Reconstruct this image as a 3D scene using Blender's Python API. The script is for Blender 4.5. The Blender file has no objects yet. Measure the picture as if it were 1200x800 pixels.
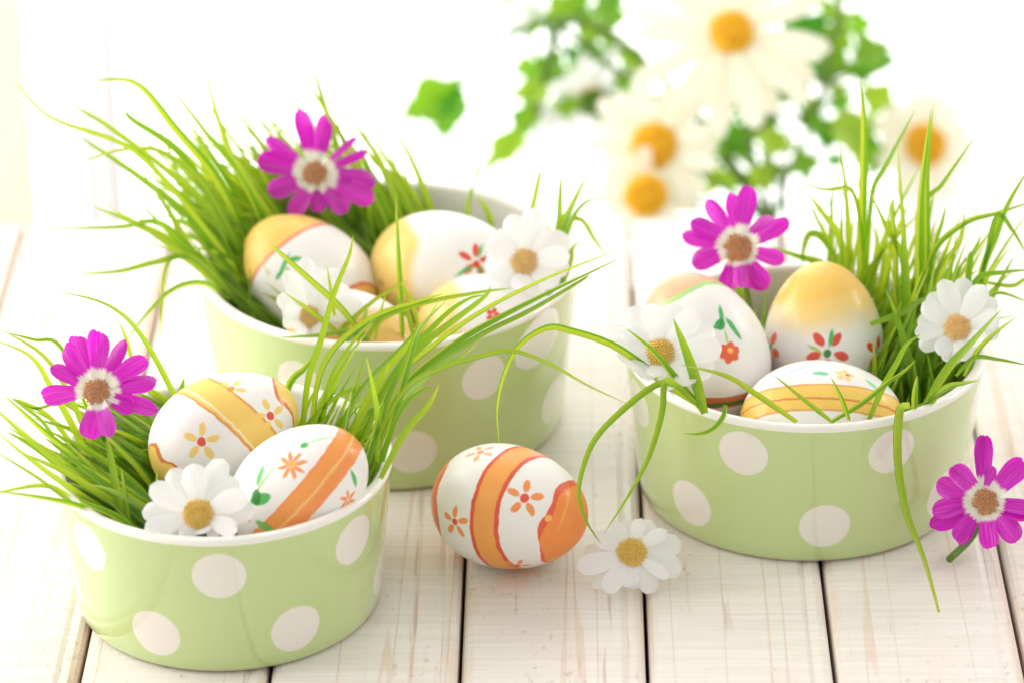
import bpy, bmesh, math, random
from mathutils import Vector, Matrix
from mathutils.bvhtree import BVHTree
random.seed(11)
R_ = math.radians
SC = bpy.context.scene
COL = SC.collection

# ------------------------------------------------------------------ camera
FPX = 4400.0; DIST = 1.36; PITCH = R_(27.0); ROLL = R_(0.6)
r0 = Vector((1, 0, 0)); u0 = Vector((0, math.sin(PITCH), math.cos(PITCH)))
BK = Vector((0, -math.cos(PITCH), math.sin(PITCH)))
RT = r0 * math.cos(ROLL) - u0 * math.sin(ROLL)
UP = r0 * math.sin(ROLL) + u0 * math.cos(ROLL)
CAM = BK * DIST
cd = bpy.data.cameras.new('camera'); cam = bpy.data.objects.new('camera', cd); COL.objects.link(cam)
cam.matrix_world = Matrix((( RT.x, UP.x, BK.x, CAM.x), (RT.y, UP.y, BK.y, CAM.y), (RT.z, UP.z, BK.z, CAM.z), (0, 0, 0, 1)))
cd.sensor_width = 36; cd.lens = 36 * FPX / 1200; cd.clip_start = 0.05; cd.clip_end = 50
cd.dof.use_dof = True; cd.dof.focus_distance = 1.185; cd.dof.aperture_fstop = 7.6
SC.camera = cam

# ------------------------------------------------------------------ light
w = bpy.data.worlds.new('World'); SC.world = w; w.use_nodes = True
w.node_tree.nodes['Background'].inputs[0].default_value = (1.0, 0.985, 0.965, 1)
w.node_tree.nodes['Background'].inputs[1].default_value = 0.80
SC.view_settings.view_transform = 'Standard'; SC.view_settings.look = 'None'
SC.view_settings.exposure = 0.08; SC.view_settings.gamma = 1.0
WINDOW_STRENGTH = 2.35
def area(name, loc, target, size, size_y, energy, color):
    l = bpy.data.lights.new(name, 'AREA'); l.shape = 'RECTANGLE'; l.size = size; l.size_y = size_y
    l.energy = energy; l.color = color
    o = bpy.data.objects.new(name, l); COL.objects.link(o); o.location = loc
    o.rotation_euler = (Vector(target) - Vector(loc)).to_track_quat('-Z', 'Y').to_euler()
    return o
area('side_window_light', (-1.0, 0.10, 0.42), (-0.05, -0.03, 0.03), 1.1, 0.8, 17, (1.0, 0.98, 0.95))
area('right_window_light', (1.35, 0.35, 0.75), (0.1, 0, 0.03), 0.3, 0.3, 5, (1.0, 0.97, 0.93))

# ------------------------------------------------------------------ helpers
def ray(u, v): return (RT * (u - 600) + UP * (400 - v) - BK * FPX).normalized()
def at(u, v, Y):                       # the point a pixel shows at world distance Y
    d = ray(u, v); return CAM + d * ((Y - CAM.y) / d.y)
def onz(u, v, z=0.0):                  # the point a pixel shows at height z
    d = ray(u, v); return CAM + d * ((z - CAM.z) / d.z)
def mpp(p): return (p - CAM).dot(-BK) / FPX       # metres per pixel at a point
def camdir(r, u, b): return (RT * r + UP * u + BK * b).normalized()
def lin(r, g, b):
    f = lambda c: (c / 255 / 12.92) if c / 255 <= 0.04045 else ((c / 255 + 0.055) / 1.055) ** 2.4
    return (f(r), f(g), f(b), 1)
def tag(o, label=None, cat=None, group=None, kind=None):
    for k, v in (('label', label), ('category', cat), ('group', group), ('kind', kind)):
        if v: o[k] = v
    return o
def empty(name, loc=(0, 0, 0)):
    o = bpy.data.objects.new(name, None); COL.objects.link(o); o.location = loc; o.empty_display_size = 0.01
    return o
def link(name, me, mat, parent=None, loc=None):
    o = bpy.data.objects.new(name, me); COL.objects.link(o)
    if mat: me.materials.append(mat)
    if parent: o.parent = parent
    if loc is not None: o.location = loc
    return o
def mesh(name, verts, faces, uvs=None, smooth=True):
    me = bpy.data.meshes.new(name); me.from_pydata(verts, [], faces); me.update()
    if uvs:
        l = me.uv_layers.new(name='UVMap')
        for lp in me.loops: l.data[lp.index].uv = uvs[lp.vertex_index]
    if smooth: me.polygons.foreach_set('use_smooth', [True] * len(me.polygons))
    return me
def lathe(prof, n=96):
    vs = []; fs = []
    m = len(prof)
    for i in range(n):
        a = 2 * math.pi * i / n
        for r, z in prof: vs.append((r * math.cos(a), r * math.sin(a), z))
    for i in range(n):
        j = (i + 1) % n
        for k in range(m - 1): fs.append((i * m + k, j * m + k, j * m + k + 1, i * m + k + 1))
    return vs, fs

# node expression helper -------------------------------------------------
class G:
    def __init__(s, name):
        s.m = bpy.data.materials.new(name); s.m.use_nodes = True; s.t = s.m.node_tree
        s.t.nodes.clear(); s.out = s.n('ShaderNodeOutputMaterial')
    def n(s, t, **k):
        o = s.t.nodes.new(t)
        for a, b in k.items(): setattr(o, a, b)
        return o
    def put(s, inp, v):
        if isinstance(v, E): s.t.links.new(v.s, inp)
        elif isinstance(v, bpy.types.NodeSocket): s.t.links.new(v, inp)
        elif isinstance(v, Vector): inp.default_value = tuple(v)
        else: inp.default_value = v
    def math(s, op, a, b=None, c=None, clamp=False):
        o = s.n('ShaderNodeMath', operation=op, use_clamp=clamp); s.put(o.inputs[0], a)
        if b is not None: s.put(o.inputs[1], b)
        if c is not None: s.put(o.inputs[2], c)
        return E(s, o.outputs[0])
    def coord(s, which='Object'): return s.n('ShaderNodeTexCoord').outputs[which]
    def dot(s, vec, v):
        o = s.n('ShaderNodeVectorMath', operation='DOT_PRODUCT'); s.put(o.inputs[0], vec); s.put(o.inputs[1], v); return E(s, o.outputs['Value'])
    def mix(s, f, a, b):
        o = s.n('ShaderNodeMix', data_type='RGBA'); s.put(o.inputs[0], f); s.put(o.inputs[6], a); s.put(o.inputs[7], b); return o.outputs[2]
    def noise(s, vec, scale, detail=3, rough=0.5, dist=0.0):
        o = s.n('ShaderNodeTexNoise'); s.put(o.inputs['Vector'], vec); o.inputs['Scale'].default_value = scale
        o.inputs['Detail'].default_value = detail; o.inputs['Roughness'].default_value = rough; o.inputs['Distortion'].default_value = dist
        return E(s, o.outputs[0])
    def scale(s, vec, sc, off=(0, 0, 0)):
        o = s.n('ShaderNodeMapping'); s.put(o.inputs[0], vec); s.put(o.inputs['Scale'], sc); s.put(o.inputs['Location'], off); return o.outputs[0]
    def ramp(s, f, stops):
        o = s.n('ShaderNodeValToRGB'); s.put(o.inputs[0], f); el = o.color_ramp.elements
        while len(el) < len(stops): el.new(0.5)
        for e, (p, c) in zip(el, stops): e.position = p; e.color = c
        return o.outputs[0]
    def sep(s, vec):
        o = s.n('ShaderNodeSeparateXYZ'); s.put(o.inputs[0], vec); return [E(s, x) for x in o.outputs]
    def bump(s, h, strength, dist):
        o = s.n('ShaderNodeBump'); s.put(o.inputs['Height'], h); o.inputs['Strength'].default_value = strength; o.inputs['Distance'].default_value = dist; return o.outputs[0]
    def bsdf(s, color, rough=0.5, normal=None, spec=0.5, coat=0, sss=0, sssr=(0.004, 0.003, 0.002), sheen=0):
        o = s.n('ShaderNodeBsdfPrincipled'); s.put(o.inputs['Base Color'], color); s.put(o.inputs['Roughness'], rough)
        o.inputs['Specular IOR Level'].default_value = spec; o.inputs['Coat Weight'].default_value = coat; o.inputs['Coat Roughness'].default_value = 0.04
        if sss:
            o.inputs['Subsurface Weight'].default_value = sss; o.inputs['Subsurface Radius'].default_value = (1, 0.7, 0.5); o.inputs['Subsurface Scale'].default_value = sssr[0]
        if normal: s.put(o.inputs['Normal'], normal)
        return o.outputs[0]
    def leafy(s, color, tcolor, tfac, rough=0.4, normal=None, spec=0.4):
        a = s.bsdf(color, rough, normal, spec)
        t = s.n('ShaderNodeBsdfTranslucent'); s.put(t.inputs[0], tcolor)
        if normal: s.put(t.inputs[1], normal)
        m = s.n('ShaderNodeMixShader'); s.put(m.inputs[0], tfac); s.put(m.inputs[1], a); s.put(m.inputs[2], t.outputs[0]); return m.outputs[0]
    def done(s, shader): s.t.links.new(shader, s.out.inputs[0]); return s.m
class E:
    def __init__(s, g, so): s.g = g; s.s = so
    def __add__(s, o): return s.g.math('ADD', s, o)
    __radd__ = __add__
    def __sub__(s, o): return s.g.math('SUBTRACT', s, o)
    def __rsub__(s, o): return s.g.math('SUBTRACT', o, s)
    def __mul__(s, o): return s.g.math('MULTIPLY', s, o)
    __rmul__ = __mul__
    def __truediv__(s, o): return s.g.math('DIVIDE', s, o)
    def clamp(s): return s.g.math('ADD', s, 0.0, clamp=True)
    def abs(s): return s.g.math('ABSOLUTE', s)
    def sqrt(s): return s.g.math('SQRT', s)
    def sin(s): return s.g.math('SINE', s)
    def cos(s): return s.g.math('COSINE', s)

# ------------------------------------------------------------------ materials
def mat_plank():
    g = G('whitewashed_wood'); oi = g.n('ShaderNodeObjectInfo')
    off = g.n('ShaderNodeCombineXYZ'); g.put(off.inputs[0], E(g, oi.outputs['Random']) * 3.0); g.put(off.inputs[1], E(g, oi.outputs['Random']) * 7.0)
    ad = g.n('ShaderNodeVectorMath', operation='ADD'); g.put(ad.inputs[0], g.coord()); g.put(ad.inputs[1], off.outputs[0])
    P = ad.outputs[0]
    x, y, z = g.sep(g.coord())
    grain = g.noise(g.scale(P, (90, 5, 30)), 1.0, 5, 0.6, 0.4)            # long streaks
    fine = g.noise(g.scale(P, (420, 18, 60)), 1.0, 4, 0.6)
    brush = g.noise(g.scale(P, (22, 480, 30)), 1.0, 3, 0.55)              # brush marks across
    blot = g.noise(g.scale(P, (28, 9, 10)), 1.0, 3, 0.55)
    along = g.noise(g.scale(P, (30, 7, 10)), 1.0, 4, 0.6)
    edge = ((x.abs() - 0.0232) * 260.0).clamp() * ((along - 0.36) * 4.5).clamp() + ((x.abs() - 0.0285) * 500.0).clamp() * 0.5
    wear = g.math('ADD', (grain - 0.57) * 1.3 + (blot - 0.55) * 1.0 + (fine - 0.5) * 0.6, edge * 0.62, clamp=True)
    line = ((0.014 - (g.noise(g.scale(P, (75, 1.3, 10)), 1.0, 2, 0.4) - 0.5).abs()) * 140.0).clamp()
    paint = g.mix(((brush - 0.35) * 2.4).clamp(), lin(226, 219, 209), lin(239, 234, 228))
    paint = g.mix(((blot - 0.45) * 2.4).clamp() * 0.6, paint, lin(231, 217, 205))
    wood = g.mix(fine, lin(206, 164, 136), lin(226, 194, 172))
    col = g.mix(wear * 0.8, paint, wood)
    crack = ((fine * 0.5 + grain * 0.5 - 0.60) * 22.0).clamp()
    tick = ((g.noise(g.scale(P, (420, 230, 50)), 1.0, 2, 0.5) * 0.6 + blot * 0.4 - 0.60) * 18.0).clamp()
    col = g.mix(line * 0.36, col, lin(214, 178, 148))
    col = g.mix(crack * 0.45, col, lin(180, 150, 124))
    col = g.mix(tick * 0.34, col, lin(166, 146, 126))
    h = brush * 0.5 + fine * 0.35 - tick * 0.5 - crack * 0.4 - line * 0.3
    return g.done(g.bsdf(col, 0.42, g.bump(h, 0.40, 0.0006), 0.45))
def mat_grass(name='grass_blade', tint=0.0):
    g = G(name); uv = g.coord('UV'); u, v, _ = g.sep(uv); oi = g.n('ShaderNodeObjectInfo')
    rnd = g.math('FRACT', v * 7.3 + E(g, oi.outputs['Random']))
    str_ = g.noise(g.scale(uv, (2, 900, 1)), 1.0, 2, 0.5)
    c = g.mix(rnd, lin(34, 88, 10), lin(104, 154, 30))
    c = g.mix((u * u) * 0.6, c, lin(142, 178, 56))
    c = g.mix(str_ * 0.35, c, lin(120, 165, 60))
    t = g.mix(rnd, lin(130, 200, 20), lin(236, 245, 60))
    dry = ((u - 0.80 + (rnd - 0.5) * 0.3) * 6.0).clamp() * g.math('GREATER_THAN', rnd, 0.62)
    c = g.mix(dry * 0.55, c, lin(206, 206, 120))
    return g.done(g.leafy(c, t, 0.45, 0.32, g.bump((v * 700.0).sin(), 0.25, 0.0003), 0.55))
def mat_leaf():
    g = G('ivy_leaf'); oi = g.n('ShaderNodeObjectInfo'); r = E(g, oi.outputs['Random'])
    n = g.noise(g.coord(), 120, 3)
    c = g.mix(r, lin(34, 104, 22), lin(160, 196, 76)); c = g.mix(n * 0.4, c, lin(120, 170, 50))
    t = g.mix(r, lin(70, 170, 10), lin(190, 220, 40))
    return g.done(g.leafy(c, t, 0.5, 0.35, None, 0.5))
def mat_petal(name, base, palec, tr, white_to=None, stripe=0.25):
    g = G(name); uv = g.coord('UV'); u, v, _ = g.sep(uv); oi = g.n('ShaderNodeObjectInfo'); r = E(g, oi.outputs['Random'])
    off = g.n('ShaderNodeCombineXYZ'); g.put(off.inputs[1], r * 37.0)
    st = g.noise(g.scale(uv, (0.9, 7, 1), off.outputs[0]), 1.0, 3, 0.6)
    c = g.mix(((st - 0.42) * 3.2).clamp() * stripe, base, palec)  # lengthwise pale streaks; on the magenta petals they paint gloss highlights into the colour
    c = g.mix(g.math('FRACT', r * 5.7) * 0.35, c, palec)
    t = g.mix(0.0, tr, tr)
    if white_to:
        vein = ((g.noise(g.scale(uv, (0.6, 30, 1)), 1.0, 2, 0.5) - 0.52) * 5.0).clamp()
        c = g.mix(vein * 0.6, c, lin(128, 0, 116)); c = g.mix(g.math('FRACT', r * 3.1) * 0.6, c, lin(160, 2, 146))
        f = ((u - white_to + (st - 0.5) * 0.22) * 14.0).clamp()
        c = g.mix(f, lin(238, 236, 222), c); t = g.mix(f, lin(250, 248, 236), tr)
    rib = (v * 40.0).sin()
    return g.done(g.leafy(c, t, 0.34 if white_to else 0.42, 0.33 if white_to else 0.5, g.bump(rib * 0.6 + st, 0.25 if white_to else 0.14, 0.0004), 0.3))
def mat_simple(name, c1, c2, scale=300, rough=0.5, bump=0.3, bd=0.0004, tr=None):
    g = G(name); n = g.noise(g.coord(), scale, 3)
    c = g.mix(n, c1, c2); nb = g.bump(n, bump, bd)
    if tr: return g.done(g.leafy(c, tr, 0.42 if 'curtain' in name else 0.3, rough, nb))
    return g.done(g.bsdf(c, rough, nb, 0.4))
M = dict(
    plank=mat_plank(), grass=mat_grass(), leaf=mat_leaf(),
    magenta=mat_petal('magenta_petal', lin(200, 8, 180), lin(244, 124, 232), lin(255, 40, 240), 0.25, 0.9),
    white=mat_petal('white_petal', lin(246, 246, 245), lin(252, 252, 252), lin(252, 252, 250), None, 0.5),
    cream=mat_petal('cream_petal', lin(246, 243, 226), lin(250, 249, 238), lin(252, 246, 220), None, 0.5),
    disc_brown=mat_simple('brown_florets', lin(150, 92, 54), lin(236, 186, 138), 900, 0.7),
    disc_gold=mat_simple('gold_florets', lin(214, 172, 60), lin(244, 222, 140), 900, 0.7),
    disc_buff=mat_simple('buff_florets', lin(226, 180, 84), lin(238, 214, 168), 700, 0.7),
    disc_orange=mat_simple('orange_florets', lin(238, 184, 24), lin(252, 212, 66), 500, 0.7),
    stem=mat_simple('green_stem', lin(88, 128, 48), lin(132, 166, 76), 200, 0.5, tr=lin(150, 190, 60)),
    stem_dark=mat_simple('anther_tips', lin(84, 84, 40), lin(140, 130, 60), 400, 0.6),
    dark=mat_simple('gap_backing_dark', lin(46, 30, 22), lin(66, 46, 34), 60, 0.8),
    wall=mat_simple('white_paint', lin(248, 247, 246), lin(250, 249, 248), 30, 0.6, 0.05),
    curtain_cream=mat_simple('cream_curtain', lin(252, 244, 230), lin(253, 247, 236), 200, 0.9, tr=lin(255, 246, 232)),
    curtain_rose=mat_simple('rose_white_curtain', lin(248, 245, 245), lin(250, 248, 248), 200, 0.9, tr=lin(253, 248, 248)),
    vase=mat_simple('vase_glaze', lin(240, 242, 246), lin(246, 247, 250), 20, 0.15, 0.02),
)
def emit_mat(name, col, s):
    g = G(name); e = g.n('ShaderNodeEmission'); e.inputs[0].default_value = col; e.inputs[1].default_value = s; return g.done(e.outputs[0])
M['pane'] = emit_mat('bright_daylight_pane', (1.0, 0.99, 0.975, 1), WINDOW_STRENGTH)

# ------------------------------------------------------------------ setting
EDGE_Y = onz(600, 256).y
PSI = R_(0.9)
def box(sx, sy, sz, bevel=0.0, seg=2):
    bm = bmesh.new(); bmesh.ops.create_cube(bm, size=1.0)
    bmesh.ops.scale(bm, vec=(sx, sy, sz), verts=bm.verts)
    if bevel: bmesh.ops.bevel(bm, geom=list(bm.edges), offset=bevel, segments=seg, profile=0.6, affect='EDGES')
    me = bpy.data.meshes.new('box'); bm.to_mesh(me); bm.free(); return me
def plank_mesh(wd, ln, th=0.018):
    # cross-section with a rounded shoulder on one side and a beaded groove on the other
    h = wd / 2
    prof = [(-h, -th), (-h, -0.0030), (-h + 0.0006, -0.0013), (-h + 0.0016, -0.0004), (-h + 0.0034, 0.0), (-h + 0.02, 0.0)]
    prof += [(h - 0.0075, 0.0), (h - 0.0062, -0.0005), (h - 0.0056, -0.0007), (h - 0.0050, -0.0004), (h - 0.0030, -0.0001), (h - 0.0012, -0.0006), (h - 0.0003, -0.0018), (h, -0.0035), (h, -th)]
    vs = []; fs = []; m = len(prof); ys = [-ln, -ln * 0.66, -ln * 0.33, -0.003, 0.0]
    for k, y in enumerate(ys):
        for x, z in prof: vs.append((x, y, z - (0.0015 if k == len(ys) - 1 and z > -0.01 else 0)))
    for k in range(len(ys) - 1):
        for i in range(m - 1): fs.append((k * m + i, k * m + i + 1, (k + 1) * m + i + 1, (k + 1) * m + i))
        fs.append((k * m + m - 1, k * m, (k + 1) * m, (k + 1) * m + m - 1))
    fs.append(tuple(range(m))[::-1]); fs.append(tuple((len(ys) - 1) * m + i for i in range(m)))
    me = mesh('plank', vs, fs, smooth=False); return me
table = tag(empty('table_top', (0, EDGE_Y, 0)), 'white-washed wooden plank table top under the bowls', 'table', kind='structure')
table.rotation_euler = (0, 0, -PSI)
rotm = Matrix.Rotation(PSI, 3, 'Z')
def tab_x(u, v): return (rotm @ (onz(u, v) - Vector((0, EDGE_Y, 0)))).x
joints = [tab_x(92, 790), tab_x(315, 790), tab_x(538.5, 790), tab_x(759.5, 790), tab_x(979, 790), tab_x(1197, 760)]
pitch = (joints[-1] - joints[0]) / 5
joints = [joints[0] - pitch * k for k in (5, 4, 3, 2, 1)] + joints + [joints[-1] + pitch * k for k in (1, 2, 3, 4, 5)]
for a, b in zip(joints[:-1], joints[1:]):
    gap = 0.0004 if b < joints[5] + 0.001 else 0.0011  # left joints made tighter to imitate the window glare that fades them
    o = link('plank', plank_mesh(b - a - gap, 0.75), M['plank'], table, ((a + b) / 2, random.uniform(-0.0015, 0.001), random.uniform(-0.0003, 0.0)))
under = link('gap_backing', box(0.9, 0.72, 0.012, 0.001, 1), M['dark'], table, (0, -0.38, -0.026))  # dark sheet added below the planks so the gaps read as deep shade

WIN_Y = EDGE_Y + 0.36
sill = tag(link('window_sill', box(2.6, 0.40, 0.03, 0.003), M['wall'], None, (0, WIN_Y - 0.18, -0.255)), kind='structure')
win = tag(empty('window', (0, WIN_Y, -0.24)), 'tall bright window glowing white behind the table', 'window')
link('pane', box(1.9, 0.01, 1.35), M['pane'], win, (0.0, 0.02, 0.70))
for x in (-0.97, 0.97): link('frame', box(0.05, 0.05, 1.5, 0.004), M['wall'], win, (x, 0.0, 0.74))
for z in (0.008, 1.42): link('frame', box(1.89, 0.048, 0.05, 0.004), M['wall'], win, (0, 0.0, z + 0.012))
def curtain(name, x0, x1, y, mat, label, folds, z0=-0.235, z1=1.15):
    n = 60; vs = []; fs = []
    for k in range(n + 1):
        t = k / n
        x = x0 + (x1 - x0) * t; yy = 0.012 * math.sin(t * folds * 2 * math.pi) + 0.005 * math.sin(t * folds * 4.7 + 1)
        for j in range(7): vs.append((x, yy * (0.8 + 0.1 * j), z0 + (z1 - z0) * j / 6))
    for k in range(n):
        for j in range(6): fs.append((k * 7 + j, (k + 1) * 7 + j, (k + 1) * 7 + j + 1, k * 7 + j + 1))
    o = link(name, mesh(name, vs, fs), mat, None, (0, y, 0)); s = o.modifiers.new('s', 'SOLIDIFY'); s.thickness = 0.0012
    return tag(o, label, 'curtain')
xl = at(42, 140, WIN_Y - 0.05).x; xm0 = at(98, 140, WIN_Y - 0.05).x; xm1 = at(140, 140, WIN_Y - 0.05).x; xr = at(1060, 140, WIN_Y - 0.05).x
curtain('curtain', xl - 0.45, xl, WIN_Y - 0.06, M['curtain_cream'], 'cream curtain hanging straight at the window edge left of the grass', 5)
curtain('curtain', xr, xr + 0.5, WIN_Y - 0.06, M['curtain_rose'], 'pale rose-white curtain hanging at the window beside the orange-centred daisy', 5)
curtain('curtain', xm0, xm1, WIN_Y - 0.06, M['curtain_rose'], 'narrow sheer white strip standing in for the window mullion between the cream curtain and the tall grass', 1.5)  # translucent sheet added in place of the mullion so the strip stays bright

# ------------------------------------------------------------------ bowls
def mat_bowl(name, rb, rt, h, spacing, up_ph, lo_ph, z_up, z_lo, rd):
    g = G(name); P = g.coord(); x, y, z = g.sep(P)
    phi = g.math('ARCTAN2', x, y * -1.0) * (180 / math.pi)
    rad = z * ((rt - rb) / h) + rb
    mask = None
    slant = math.sqrt(1 + ((rt - rb) / h) ** 2)
    for ph, zc in ((up_ph, z_up), (lo_ph, z_lo)):
        q = (phi - ph) / spacing
        d = (q - g.math('ROUND', q)) * (spacing * math.pi / 180) * rad
        e = (z - zc) * slant
        m = ((rd - (d * d + e * e).sqrt()) * 2000.0 + 0.5).clamp()
        mask = m if mask is None else g.math('MAXIMUM', mask, m)
    n = g.noise(P, 18, 2)
    green = g.mix(n, lin(193, 211, 145), lin(188, 205, 137))
    col = g.mix(mask, green, lin(230, 225, 214))
    low = ((0.0016 - z) * 2500.0).clamp()
    col = g.mix(low * 0.5, col, lin(214, 208, 180))
    return g.done(g.bsdf(col, 0.20, g.bump(g.noise(P, 45, 3), 0.10, 0.001), 0.6, 0.9))
mg = G('white_glaze'); M['glaze'] = mg.done(mg.bsdf(mg.mix(mg.noise(mg.coord(), 30), lin(238, 234, 224), lin(242, 238, 229)), 0.14, None, 0.5, 0.5))
class Bowl: pass
def bowl(base_px, rim_px, base_hw, rim_hw, dots, label):
    b = Bowl(); c = onz(*base_px); b.c = Vector((c.x, c.y, 0))
    # rim height: where the ray through the rim centre passes the bowl axis
    p = at(rim_px[0], rim_px[1], b.c.y); b.h = p.z; b.rt = rim_hw * mpp(p); b.rb = base_hw * mpp(c)
    rt, rb, h = b.rt, b.rb, b.h
    e = tag(empty('polka_dot_bowl', b.c), label, 'bowl', 'pale green polka dot bowls')
    lip = 0.0022; k = lambda z: rb + (rt - rb) * z / h
    prof = [(0.0, 0.0012), (rb - 0.006, 0.0012), (rb - 0.0045, 0.0), (rb - 0.0022, 0.0), (rb - 0.0007, 0.0008), (k(0.0022), 0.0022)]
    prof += [(k(h * t), h * t) for t in (0.12, 0.25, 0.4, 0.55, 0.7, 0.85)] + [(k(h - lip), h - lip)]
    vs, fs = lathe(prof, 128)
    wm = mat_bowl('green_glaze_dots', rb, rt, h, *dots)
    link('outer_wall', mesh('outer_wall', vs, fs), wm, e)
    th = 0.0036
    r1 = k(h - lip); rim = [(r1, h - lip), (r1 + 0.0002, h - 0.0012), (r1 - 0.0001, h - 0.0005), (r1 - 0.0009, h - 0.00005), (r1 - 0.0018, h), (r1 - 0.0028, h - 0.0003), (r1 - 0.0034, h - 0.001), (r1 - th, h - lip)]
    vs, fs = lathe(rim, 128); link('rim', mesh('rim', vs, fs), M['glaze'], e)
    inn = [(r1 - th, h - lip)] + [(k(h * t) - th, h * t) for t in (0.8, 0.6, 0.4, 0.2)] + [(rb - 0.008, 0.006), (rb - 0.014, 0.0045), (0, 0.0042)]
    vs, fs = lathe(inn, 128); link('liner', mesh('liner', vs, fs), M['glaze'], e)
    b.e = e; return b
BA = bowl((270, 696), (265, 533), 176, 199, (52.0, 1.5, 28.5, 0.0375, 0.0135, 0.0083), 'smallest pale green polka dot bowl, holding yellow and orange banded eggs')
BB = bowl((460, 479), (457, 303), 200, 223, (58.0, 31.0, 8.0, 0.0405, 0.0160, 0.0083), 'widest pale green polka dot bowl, nearest the window, full of grass and eggs')
BC = bowl((938, 565), (945, 399), 188, 213, (48.0, 0.5 + 24.0, 3.5, 0.0410, 0.0150, 0.0083), 'pale green polka dot bowl with gold-topped egg standing in it')
for n_, b in (('A', BA), ('B', BB), ('C', BC)): print('BOWL', n_, [round(x, 4) for x in b.c], 'h', round(b.h, 4), 'rt', round(b.rt, 4), 'rb', round(b.rb, 4))

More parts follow.
